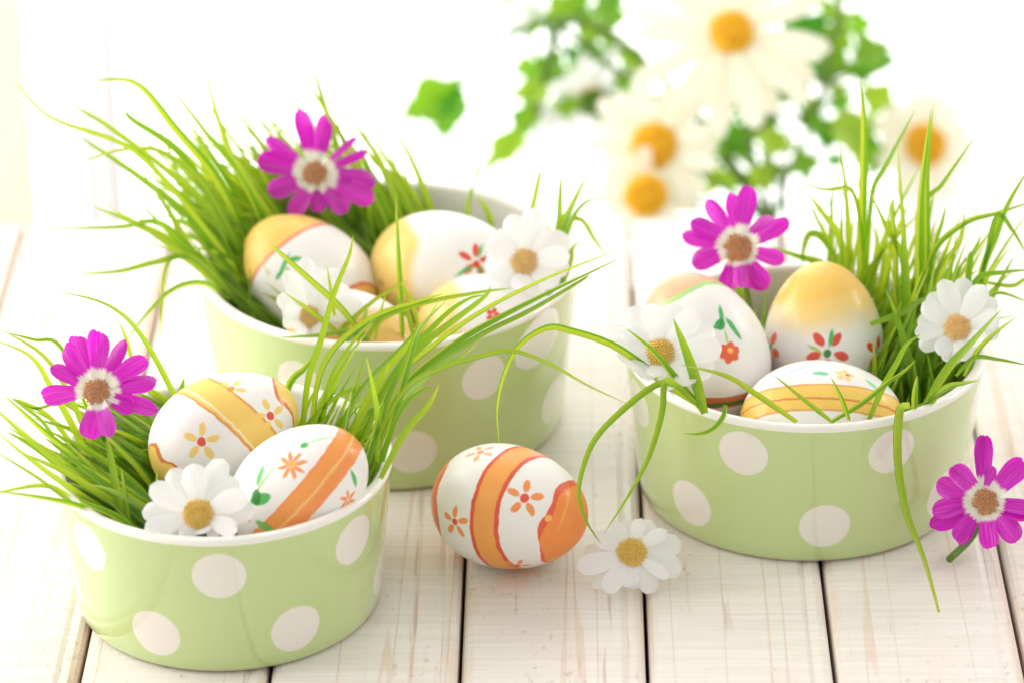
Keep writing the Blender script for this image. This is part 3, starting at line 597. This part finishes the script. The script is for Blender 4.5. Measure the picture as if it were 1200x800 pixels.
# lobed leaves
def leaf_mesh(sz, seed):
    # ovate leaf with two shallow side lobes, folded along the midrib and curled at the tip
    rn = random.Random(seed); n = 12; vs = []; fs = []; lob = rn.uniform(0.28, 0.52); ph = rn.uniform(0.8, 1.2); cv = rn.uniform(-0.25, 0.45)
    for i in range(n + 1):
        t = i / n
        w_ = 0.36 * math.sin(math.pi * t ** 0.72) ** 0.85 * (1 + lob * math.cos(t * 15.0 * ph)) + 0.004
        for s_ in (-1, -0.5, 0, 0.5, 1):
            vs.append((s_ * w_ * sz, (t - 0.10 * abs(s_) * math.sin(t * 9)) * sz, (0.30 * abs(s_) * w_ - cv * t * t + 0.03 * math.sin(t * 11 + s_)) * sz))
    for i in range(n):
        for k in range(4): fs.append((i * 5 + k, i * 5 + k + 1, (i + 1) * 5 + k + 1, (i + 1) * 5 + k))
    return mesh('leaf', vs, fs)
def sprig(label, stem_px, leaves, Y, seed, asp=1.0, extra=0):
    """stem_px: pixels from root to tip; leaves: (px, size px, image angle)"""
    rn = random.Random(seed); pts = [at(u, v, Y) for u, v in stem_px]; leaves = list(leaves)
    for k in range(extra):
        q = stem_px[rn.randrange(2, len(stem_px))]
        leaves.append(((q[0] + rn.gauss(0, 26), q[1] + rn.gauss(0, 22)), rn.uniform(20, 40), rn.uniform(0, 360)))
    e = tag(empty('ivy_sprig', pts[0]), label, 'ivy', 'ivy sprigs in the vase')
    link('stem', tube_mesh(cat_rom([p - pts[0] for p in pts], 16), 0.0016, 0.0012), M['stem'], e)
    for i, (px, sz, ang) in enumerate(leaves):
        p = at(px[0], px[1], Y + (rn.uniform(0.02, 0.05) if i >= len(leaves) - extra else rn.uniform(-0.01, 0.02))); s = mpp(p)
        nrm = camdir(rn.uniform(-0.5, 0.5), rn.uniform(-0.2, 0.7), 1)
        d = RT * math.cos(R_(ang)) + UP * math.sin(R_(ang)); d = (d - nrm * d.dot(nrm)).normalized()
        o = link('leaf', leaf_mesh(sz * s * 1.08, seed * 13 + i), M['leaf'], e, p - pts[0])
        o.rotation_euler = Matrix((d.cross(nrm), d, nrm)).transposed().to_euler(); o.scale = (asp, 1, 1)
        pet = min(pts, key=lambda q: (q - p).length)
        if (pet - p).length > 0.002: link('petiole', tube_mesh([pet - pts[0], (pet + p) / 2 - pts[0] + UP * 0.001, p - pts[0]], 0.0006, 0.0005, 6), M['stem'], e)
rootpx = (905, 262)
sprig('ivy sprig with dark pointed leaves between the topmost daisy and the orange-centred daisy', [rootpx, (925, 200), (950, 150), (965, 100), (975, 50), (985, 10)],
    [((990, 130), 62, -80), ((1010, 105), 45, -30), ((1000, 70), 50, 20), ((950, 60), 60, 100), ((925, 110), 48, 160), ((1005, 165), 45, -60), ((970, 90), 40, 60), ((1030, 85), 40, 80), ((940, 95), 36, 200), ((985, 35), 40, 95), ((1015, 145), 36, -100)], VY + 0.02, 21, 0.95, 30)
sprig('ivy sprig of small drooping leaves under the topmost daisy', [rootpx, (895, 215), (880, 170), (905, 130), (900, 95)],
    [((880, 150), 44, 215), ((905, 150), 42, 250), ((860, 130), 36, 170), ((935, 175), 40, -70), ((900, 190), 40, 240), ((835, 190), 40, 265), ((945, 150), 34, 10), ((870, 115), 34, 100), ((915, 120), 40, 60), ((850, 165), 30, 230)], VY, 22, 0.9, 26)
sprig('ivy sprig reaching toward the window beside the white turned-away daisy', [rootpx, (840, 180), (760, 110), (690, 60), (655, 35), (640, 90), (625, 140)],
    [((655, 60), 50, 245), ((640, 95), 48, 250), ((668, 30), 46, 120), ((690, 50), 44, 60), ((712, 35), 50, 80), ((640, 20), 40, 190), ((625, 125), 40, 240), ((660, 110), 40, 280), ((725, 60), 36, -40), ((680, 15), 40, 100), ((700, 5), 40, 30)], VY + 0.03, 23, 0.9, 22)
sprig('single pale ivy leaf on a thin bare stalk above the rim of the widest bowl', [rootpx, (800, 120), (700, 30), (610, 36), (560, 78), (535, 104)],
    [((540, 100), 92, 205), ((539, 104), 76, 258), ((538, 104), 46, 232)], VY + 0.02, 24, 0.62)
sprig('slender bare green stem with narrow leaf hanging toward the widest bowl', [rootpx, (830, 150), (740, 60), (660, 20), (640, 80), (620, 140), (590, 175), (556, 210)],
    [((622, 120), 50, 250), ((612, 150), 70, 228), ((632, 100), 44, 200)], VY + 0.02, 25, 0.5)

# ------------------------------------------------------------------ grass
def blade_geo(path, wmax, twist, vrnd, vs, fs, uv, fold=0.25, wp=None, n_bias=None):
    b0 = len(vs); n = len(path) - 1
    for i, p in enumerate(path):
        t = (path[min(i + 1, n)] - path[max(i - 1, 0)]).normalized(); view = (CAM - p).normalized()
        side = t.cross(view)
        if side.length < 1e-4: side = t.cross(Vector((0, 0, 1)))
        side.normalize(); nn = side.cross(t).normalized()
        a = twist[0] + (twist[1] - twist[0]) * i / n
        sd = side * math.cos(a) + nn * math.sin(a); nm = sd.cross(t)
        f = i / n; wd = wmax / 2 * (0.62 + 0.38 * min(1, f * 4)) * (1 - f ** 2.6) ** 0.9 + 0.00008
        for k in (-1, 0, 1):
            vs.append(tuple(p + sd * (k * wd) + nm * ((0 if k == 0 else 1) * wd * fold))); uv.append((f, vrnd + 0.03 * (k + 1)))
    for i in range(n):
        for k in (0, 1): fs.append((b0 + i * 3 + k, b0 + i * 3 + k + 1, b0 + (i + 1) * 3 + k + 1, b0 + (i + 1) * 3 + k))
def add_blade(parent, path, wmm, tw=None):
    vs, fs, uv = [], [], []; o0 = parent.location
    tw = tw or (random.uniform(-0.5, 0.5), random.uniform(-0.9, 0.9))
    blade_geo([p for p in path], wmm / 1000, tw, random.random() * 0.9, vs, fs, uv)
    vs = [(x - o0.x, y - o0.y, z - o0.z) for x, y, z in vs]
    return link('blade', mesh('blade', vs, fs, uv), M['grass'], parent)
def px_blade(parent, pts, Y0, Y1, wpx, tw=None):
    P = [at(u, v, Y0 + (Y1 - Y0) * i / (len(pts) - 1)) for i, (u, v) in enumerate(pts)]
    n = 8 + 3 * len(pts)
    add_blade(parent, cat_rom(P, n), wpx * 0.86 * mpp(P[0]) * 1000, tw)
def rand_path(root, d, L, droop, bend, n=9):
    out = []
    for i in range(n + 1):
        t = i / n; out.append(root + d * (L * t) + Vector((0, 0, -1)) * (droop * L * t * t * t) + bend * (L * t * t))
    return out
KEEP = [(369, 204, 62, YB + 0.022), (114, 459, 60, YA + 0.005), (865, 291, 56, YC + 0.028), (362, 327, 66, YB), (965, 390, 70, YC + 0.02), (970, 345, 62, YC + 0.025), (520, 315, 70, YB), (263, 505, 66, YA + 0.01), (1122, 385, 48, YC - 0.018)]
def clear_view(p):                # a blade may not run across the face of a flower or an egg
    d = p - CAM; z = -d.dot(BK); u = 600 + d.dot(RT) / z * FPX; v = 400 - d.dot(UP) / z * FPX
    return all(p.y > Y + 0.004 or math.hypot(u - a, v - b) > r for a, b, r, Y in KEEP)
def inside(bw, p):                # keep blades off the bowl's wall
    if p.z > bw.h + 0.0005: return True
    r = math.hypot(p.x - bw.c.x, p.y - bw.c.y); return r < bw.rb + (bw.rt - bw.rb) * p.z / bw.h - 0.0045
def clump(name_label, bw, n, az, rr, lean, spread, Lr, droop, wr=(2.2, 3.6), z0=0.6, seed=1, stuff=260):
    """blades rooted over a sector of a bowl; az degrees from +X, lean a world direction"""
    rn = random.Random(seed); e = tag(empty('grass_clump', (bw.c.x, bw.c.y, bw.h * z0)), name_label, 'grass', 'clumps of grass in the bowls')
    def one(short):
        for _ in range(60):
            a = R_(rn.uniform(*az)); r = bw.rt * math.sqrt(rn.uniform(rr[0] ** 2, rr[1] ** 2))
            root = Vector((bw.c.x + r * math.cos(a), bw.c.y + r * math.sin(a), bw.h * z0 * rn.uniform(0.3, 1.0)))
            d = (Vector(lean) + Vector((rn.gauss(0, spread), rn.gauss(0, spread), rn.gauss(0, spread * 0.6)))).normalized()
            if d.z < 0.2: d.z = 0.2; d.normalize()
            L = rn.uniform(*Lr) * (0.5 if short else 1.0); bend = Vector((rn.gauss(0, 0.06), rn.gauss(0, 0.06), 0))
            p = rand_path(root, d, L, droop * rn.uniform(0.3, 1.6), bend, 7 if short else 10)
            if all(inside(bw, q) and (short or clear_view(q)) for q in p): return p
        return None
    for i in range(n):
        p = one(False)
        if p: add_blade(e, p, rn.uniform(*wr), (rn.uniform(-0.9, 0.9), rn.uniform(-1.2, 1.2)))
    vs, fs, uv = [], [], []; o0 = e.location
    for i in range(stuff):
        p = one(True)
        if p: blade_geo(p, rn.uniform(*wr) / 1000 * 0.9, (rn.uniform(-1, 1), rn.uniform(-1, 1)), rn.random() * 0.9, vs, fs, uv)
    vs = [(x - o0.x, y - o0.y, z - o0.z) for x, y, z in vs]
    tag(link('undergrowth', mesh('undergrowth', vs, fs, uv), M['grass'], e), kind='stuff')
    return e
# --- smallest bowl, side of the magenta flower
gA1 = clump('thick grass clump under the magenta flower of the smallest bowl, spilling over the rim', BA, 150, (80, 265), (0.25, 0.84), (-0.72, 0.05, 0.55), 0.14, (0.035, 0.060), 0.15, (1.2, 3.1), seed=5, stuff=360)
for pts, d0, d1, w_ in [
    ([(172, 606), (110, 568), (50, 527), (-15, 470)], -0.01, -0.02, 12), ([(150, 614), (95, 580), (45, 545), (-8, 503)], -0.02, -0.03, 9), ([(140, 622), (85, 588), (40, 556), (-10, 526)], -0.025, -0.03, 6),
    ([(130, 618), (85, 585), (50, 568), (-20, 580)], -0.02, -0.03, 8), ([(150, 626), (100, 595), (60, 584), (-15, 573)], -0.028, -0.04, 8), ([(118, 590), (98, 525), (62, 458), (36, 418), (-12, 396)], 0.005, 0.0, 9),
    ([(120, 560), (85, 470), (52, 418), (2, 386)], 0.01, 0.01, 7), ([(110, 500), (72, 408), (40, 398), (8, 390)], 0.02, 0.02, 5), ([(222, 500), (205, 465), (186, 428), (165, 393), (142, 368), (112, 352), (68, 342)], 0.03, 0.02, 8),
    ([(160, 470), (156, 430), (148, 398), (138, 375)], 0.03, 0.03, 6), ([(145, 622), (137, 575), (130, 535), (124, 508)], -0.03, -0.02, 12), ([(152, 612), (147, 580), (142, 548)], -0.03, -0.025, 7),
    ([(200, 640), (150, 590), (95, 545), (52, 512)], -0.03, -0.02, 10), ([(170, 634), (140, 606), (100, 588), (90, 580)], -0.036, -0.036, 11), ([(90, 560), (55, 500), (30, 478), (15, 468)], 0.0, 0.0, 4), ([(100, 540), (60, 490), (30, 472), (12, 466)], 0.01, 0.01, 6), ([(70, 470), (40, 478), (14, 466)], 0.01, 0.01, 4),
    ([(214, 480), (212, 460), (216, 442)], 0.04, 0.04, 9),
    ([(180, 596), (120, 556), (60, 512), (4, 462)], 0.0, -0.01, 11), ([(165, 590), (120, 560), (70, 538), (10, 500)], -0.006, -0.015, 9), ([(185, 616), (130, 585), (75, 552), (20, 528)], -0.022, -0.03, 10),
    ([(192, 604), (150, 560), (105, 528), (48, 500)], -0.01, -0.012, 10), ([(176, 570), (135, 530), (90, 505), (40, 490)], 0.008, 0.004, 9), ([(190, 585), (160, 545), (130, 515), (100, 480)], 0.0, 0.0, 9), ([(150, 600), (110, 575), (60, 530), (25, 510)], -0.015, -0.02, 8)]:
    px_blade(gA1, pts, YA + d0, YA + d1, w_)
gA2 = clump('grass clump leaning from the smallest bowl toward the widest bowl', BA, 70, (-25, 62), (0.35, 0.84), (0.40, 0.10, 0.80), 0.13, (0.035, 0.06), 0.2, (1.3, 2.6), seed=6, stuff=150)
for pts, d0, d1, w_ in [
    ([(438, 572), (462, 490), (480, 425), (494, 383), (524, 352)], -0.005, 0.0, 12), ([(428, 560), (450, 480), (476, 418), (492, 378)], 0.0, 0.0, 10), ([(405, 540), (432, 470), (500, 410), (565, 364), (640, 326), (716, 296)], 0.0, 0.02, 10),
    ([(430, 540), (470, 458), (530, 405), (582, 374), (645, 342), (724, 304)], 0.0, 0.015, 12), ([(440, 520), (475, 455), (520, 430), (560, 418), (600, 411), (645, 427), (690, 452), (738, 474)], -0.005, -0.01, 9),
    ([(352, 540), (360, 450), (376, 398), (392, 342), (409, 300), (414, 276)], 0.02, 0.02, 11), ([(362, 530), (378, 430), (430, 376), (494, 352), (520, 344)], 0.02, 0.03, 10), ([(380, 540), (420, 462), (468, 410), (496, 378)], 0.01, 0.02, 10),
    ([(346, 510), (395, 464), (440, 447), (468, 420)], 0.015, 0.02, 7), ([(442, 540), (442, 485), (436, 450), (429, 418)], -0.01, -0.02, 9), ([(446, 560), (474, 507), (500, 477), (515, 450)], -0.02, -0.02, 12), ([(395, 550), (428, 480), (450, 442), (456, 425)], 0.0, 0.0, 10),
    ([(320, 500), (340, 448), (356, 432), (366, 418)], 0.035, 0.035, 12), ([(410, 550), (450, 490), (500, 440), (540, 418), (562, 400)], 0.0, 0.0, 10), ([(420, 520), (460, 440), (510, 380), (545, 352), (572, 345)], 0.01, 0.02, 10), ([(430, 530), (500, 440), (560, 395), (620, 365), (680, 330), (690, 322)], 0.005, 0.015, 11),
    ([(400, 530), (440, 450), (490, 390), (515, 352)], 0.005, 0.01, 11), ([(415, 540), (455, 450), (500, 400), (565, 350), (575, 335)], 0.0, 0.01, 13), ([(375, 520), (385, 450), (410, 405), (440, 372)], 0.015, 0.02, 8), ([(425, 560), (440, 510), (446, 480), (450, 470)], -0.012, -0.012, 12), ([(435, 560), (470, 480), (495, 456), (506, 454)], -0.008, -0.008, 6)]:
    px_blade(gA2, pts, YA + d0, YA + d1, w_ * 0.80)
# --- widest bowl
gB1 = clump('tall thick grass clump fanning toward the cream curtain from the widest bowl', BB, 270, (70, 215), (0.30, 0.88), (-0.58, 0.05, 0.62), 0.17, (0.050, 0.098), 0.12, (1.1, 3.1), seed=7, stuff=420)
for pts, d0, d1, w_ in [
    ([(300, 345), (250, 280), (205, 225), (150, 172), (60, 138), (18, 96)], 0.0, -0.02, 8), ([(310, 330), (260, 220), (205, 150), (160, 98), (110, 94)], 0.01, 0.0, 12), ([(330, 320), (290, 220), (240, 155), (190, 88)], 0.015, 0.01, 10), ([(330, 310), (275, 190), (254, 135), (236, 66)], 0.02, 0.02, 8),
    ([(300, 330), (230, 260), (160, 205), (85, 155)], 0.0, 0.0, 11), ([(300, 335), (240, 220), (190, 178), (140, 176), (92, 191)], 0.0, -0.01, 8), ([(280, 330), (215, 290), (160, 262), (108, 242)], -0.01, -0.02, 10), ([(280, 335), (230, 300), (200, 250), (168, 203)], -0.01, -0.01, 11),
    ([(270, 345), (225, 302), (180, 308), (140, 318), (94, 321)], -0.02, -0.03, 8), ([(270, 350), (238, 332), (205, 338), (175, 365), (150, 396)], -0.02, -0.04, 7), ([(260, 340), (210, 300), (193, 320), (190, 360), (187, 398)], -0.02, -0.03, 6), ([(250, 320), (190, 262), (140, 266), (58, 268)], -0.01, -0.02, 7),
    ([(440, 290), (425, 210), (385, 135), (340, 68)], 0.03, 0.03, 8), ([(480, 290), (450, 200), (425, 160), (400, 128)], 0.03, 0.03, 9), ([(510, 280), (482, 225), (455, 190), (430, 150)], 0.04, 0.04, 9), ([(300, 320), (230, 230), (130, 150), (75, 120)], 0.0, 0.0, 9), ([(300, 320), (220, 190), (155, 140), (150, 130)], 0.0, 0.0, 10),
    ([(470, 300), (440, 230), (410, 190), (395, 140)], 0.03, 0.03, 10), ([(500, 290), (470, 220), (440, 190), (425, 170)], 0.035, 0.035, 9), ([(552, 262), (548, 240), (550, 228)], 0.035, 0.035, 6), ([(578, 272), (570, 245), (558, 230)], 0.035, 0.035, 9)]:
    px_blade(gB1, pts, YB + d0, YB + d1, w_)
clump_back = clump('dark grass clump packed behind the eggs of the widest bowl', BB, 130, (62, 150), (0.25, 0.88), (-0.38, 0.12, 0.66), 0.14, (0.045, 0.075), 0.15, (1.5, 3.0), seed=17, stuff=200)
gB2 = tag(empty('grass_clump', BB.c + Vector((0, -0.05, 0.03))), 'few crossing grass blades at the front rim of the widest bowl', 'grass', 'clumps of grass in the bowls')
for pts, d0, d1, w_ in [
    ([(472, 400), (470, 350), (467, 290), (464, 230)], -0.05, -0.045, 9), ([(492, 392), (483, 355), (474, 340), (470, 330)], -0.05, -0.05, 7), ([(432, 400), (396, 358), (370, 334), (330, 298), (316, 286)], -0.055, -0.06, 9), ([(400, 394), (366, 366), (332, 342)], -0.056, -0.06, 7),
    ([(430, 396), (408, 388), (370, 393), (330, 395)], -0.06, -0.068, 6), ([(398, 392), (406, 381), (440, 351), (478, 328)], -0.056, -0.05, 7), ([(392, 370), (388, 342), (383, 310)], -0.06, -0.06, 5), ([(425, 402), (450, 372), (500, 354), (565, 342), (600, 338)], -0.056, -0.06, 8), ([(420, 398), (428, 370), (432, 362)], -0.056, -0.056, 6),
    ([(404, 400), (440, 372), (470, 360), (520, 348)], -0.062, -0.062, 10), ([(485, 395), (478, 370), (470, 356), (462, 350)], -0.05, -0.05, 8), ([(440, 398), (445, 372), (452, 345)], -0.056, -0.056, 4)]:
    px_blade(gB2, pts, YB + d0, YB + d1, w_)
gB3 = tag(empty('grass_clump', BB.c + Vector((0.05, 0, 0.03))), 'few short grass blades at the rim beside the white daisy of the widest bowl', 'grass', 'clumps of grass in the bowls')
for pts, d0, d1, w_ in [
    ([(640, 330), (655, 275), (672, 238), (693, 196)], -0.005, 0.0, 12), ([(645, 320), (654, 270), (656, 230), (658, 198)], 0.0, 0.0, 10), ([(655, 310), (668, 262), (685, 238), (706, 232)], 0.0, 0.0, 7), ([(650, 300), (665, 262), (682, 258), (696, 280), (709, 298)], 0.0, -0.005, 7), ([(652, 350), (664, 318), (669, 295), (679, 282)], -0.02, -0.02, 8),
    ([(620, 260), (626, 235), (632, 206), (636, 200)], 0.02, 0.02, 8), ([(665, 200), (672, 180), (680, 162)], 0.02, 0.02, 3), ([(652, 345), (668, 310), (672, 290)], -0.02, -0.02, 10)]:
    px_blade(gB3, pts, YB + d0, YB + d1, w_)
# --- bowl with the gold-topped egg
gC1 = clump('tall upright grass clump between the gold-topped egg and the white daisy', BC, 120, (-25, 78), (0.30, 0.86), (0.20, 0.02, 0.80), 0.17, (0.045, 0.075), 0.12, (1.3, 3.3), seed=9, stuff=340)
for pts, d0, d1, w_ in [
    ([(1010, 400), (1009, 300), (1011, 220), (1012, 150), (1008, 96)], 0.042, 0.045, 14), ([(1000, 380), (985, 285), (962, 248), (940, 220)], 0.042, 0.042, 11), ([(1012, 300), (1000, 226), (965, 222), (937, 214)], 0.040, 0.035, 6), ([(1000, 380), (996, 300), (992, 230), (984, 164)], 0.045, 0.045, 9), ([(1015, 330), (1022, 230), (1036, 200), (1050, 172), (1072, 130)], 0.042, 0.042, 7),
    ([(1070, 390), (1058, 305), (1040, 268), (1018, 222)], 0.02, 0.02, 9), ([(1064, 390), (1060, 290), (1056, 230), (1052, 168)], 0.02, 0.02, 7), ([(1075, 400), (1077, 300), (1080, 220), (1091, 128)], 0.015, 0.015, 12), ([(1086, 400), (1087, 300), (1087, 200), (1094, 122)], 0.015, 0.015, 8), ([(1080, 390), (1082, 250), (1105, 215), (1140, 164)], 0.02, 0.02, 7),
    ([(1085, 380), (1094, 295), (1103, 262), (1108, 243)], 0.015, 0.015, 8), ([(1085, 380), (1092, 300), (1130, 262), (1168, 250), (1210, 236)], 0.01, 0.01, 8), ([(1140, 420), (1150, 325), (1166, 280), (1181, 240), (1204, 200)], 0.0, 0.0, 10), ([(1150, 330), (1168, 255), (1186, 270), (1204, 300)], 0.0, 0.0, 7), ([(1130, 400), (1136, 310), (1142, 295), (1150, 276)], 0.0, 0.0, 9),
    ([(1130, 370), (1145, 327), (1176, 319), (1206, 316)], -0.005, -0.01, 8), ([(1135, 380), (1165, 344), (1206, 354)], -0.005, -0.01, 5), ([(1010, 340), (965, 310), (935, 300), (900, 288)], 0.045, 0.045, 10), ([(1000, 340), (968, 284), (950, 274), (942, 290), (940, 312)], 0.045, 0.045, 9), ([(1065, 420), (1062, 330), (1060, 290), (1058, 275)], 0.005, 0.005, 14),
    ([(1150, 330), (1185, 335), (1200, 328), (1212, 324)], 0.0, 0.0, 5), ([(1130, 440), (1146, 410), (1166, 390), (1191, 371)], -0.03, -0.03, 7), ([(1120, 440), (1142, 419), (1170, 421), (1206, 428)], -0.03, -0.035, 6), ([(1085, 330), (1120, 290), (1128, 268), (1130, 250)], 0.01, 0.01, 7), ([(1030, 390), (1025, 320), (1028, 285), (1024, 265)], 0.04, 0.04, 7), ([(1045, 400), (1050, 320), (1046, 250), (1048, 230)], 0.02, 0.02, 8),
    ([(1020, 380), (1060, 365), (1080, 352), (1100, 346)], -0.01, -0.01, 9)]:
    px_blade(gC1, pts, YC + d0, YC + d1, w_)
clump('dark low grass filling the bowl behind the gold-topped egg', BC, 60, (30, 175), (0.35, 0.86), (0.02, 0.05, 0.75), 0.20, (0.028, 0.042), 0.1, (1.5, 2.8), seed=19, stuff=160)
gC2 = tag(empty('grass_clump', BC.c + Vector((0, -0.055, 0.03))), 'scattered short grass blades along the rim in front of the yellow-striped egg', 'grass', 'clumps of grass in the bowls')
for pts, d0, d1, w_ in [
    ([(1018, 492), (1034, 454), (1050, 426), (1062, 404), (1078, 392)], -0.052, -0.05, 9), ([(974, 494), (1010, 472), (1040, 448), (1058, 436), (1073, 422)], -0.058, -0.05, 7), ([(1084, 474), (1110, 432), (1140, 400), (1174, 362)], -0.045, -0.045, 12), ([(1088, 470), (1110, 453), (1128, 449), (1148, 445)], -0.045, -0.05, 8), ([(1071, 482), (1072, 458), (1075, 440)], -0.048, -0.048, 9),
    ([(975, 494), (945, 470), (908, 440)], -0.06, -0.06, 6), ([(995, 492), (986, 466), (974, 442)], -0.06, -0.06, 6), ([(934, 494), (890, 464), (850, 440), (797, 427)], -0.062, -0.06, 8), ([(1060, 478), (1090, 472), (1100, 462), (1120, 452)], -0.045, -0.045, 6)]:
    px_blade(gC2, pts, YC + d0, YC + d1, w_)
gC3 = tag(empty('grass_clump', at(812, 468, YC - 0.05)), 'long looping grass blades arching out over the rim toward the loose egg', 'grass', 'clumps of grass in the bowls')
for pts, d0, d1, w_ in [
    ([(824, 482), (792, 442), (766, 411), (734, 385)], -0.050, -0.055, 9), ([(826, 484), (814, 440), (802, 405), (789, 373)], -0.052, -0.055, 15), ([(826, 478), (800, 462), (770, 440), (720, 405), (668, 387), (640, 384), (608, 405), (590, 440), (582, 480), (585, 520)], -0.048, -0.05, 10),
    ([(820, 470), (790, 450), (768, 451), (735, 475), (700, 510), (684, 544), (678, 580), (688, 612), (704, 636)], -0.050, -0.075, 9), ([(815, 472), (794, 452), (779, 447), (776, 480), (766, 518), (755, 546), (735, 582), (708, 624)], -0.052, -0.085, 9)]:
    px_blade(gC3, pts, YC + d0, YC + d1, w_, (0.1, 0.35))
hb = tag(empty('hanging_grass', at(1055, 483, YC - 0.052)), 'single long grass blade hanging over the rim down to the planks', 'grass')
px_blade(hb, [(1066, 474), (1054, 482), (1052, 540), (1062, 600), (1085, 662), (1112, 762)], YC - 0.050, YC - 0.088, 12, (0.1, 0.5))
cb = tag(empty('hanging_grass', at(848, 478, YC - 0.06)), 'short curled pale grass blade hooked over the rim above an upper dot', 'grass')
px_blade(cb, [(850, 474), (847, 488), (835, 502), (818, 508), (801, 507)], YC - 0.058, YC - 0.062, 7, (0.2, 0.6))
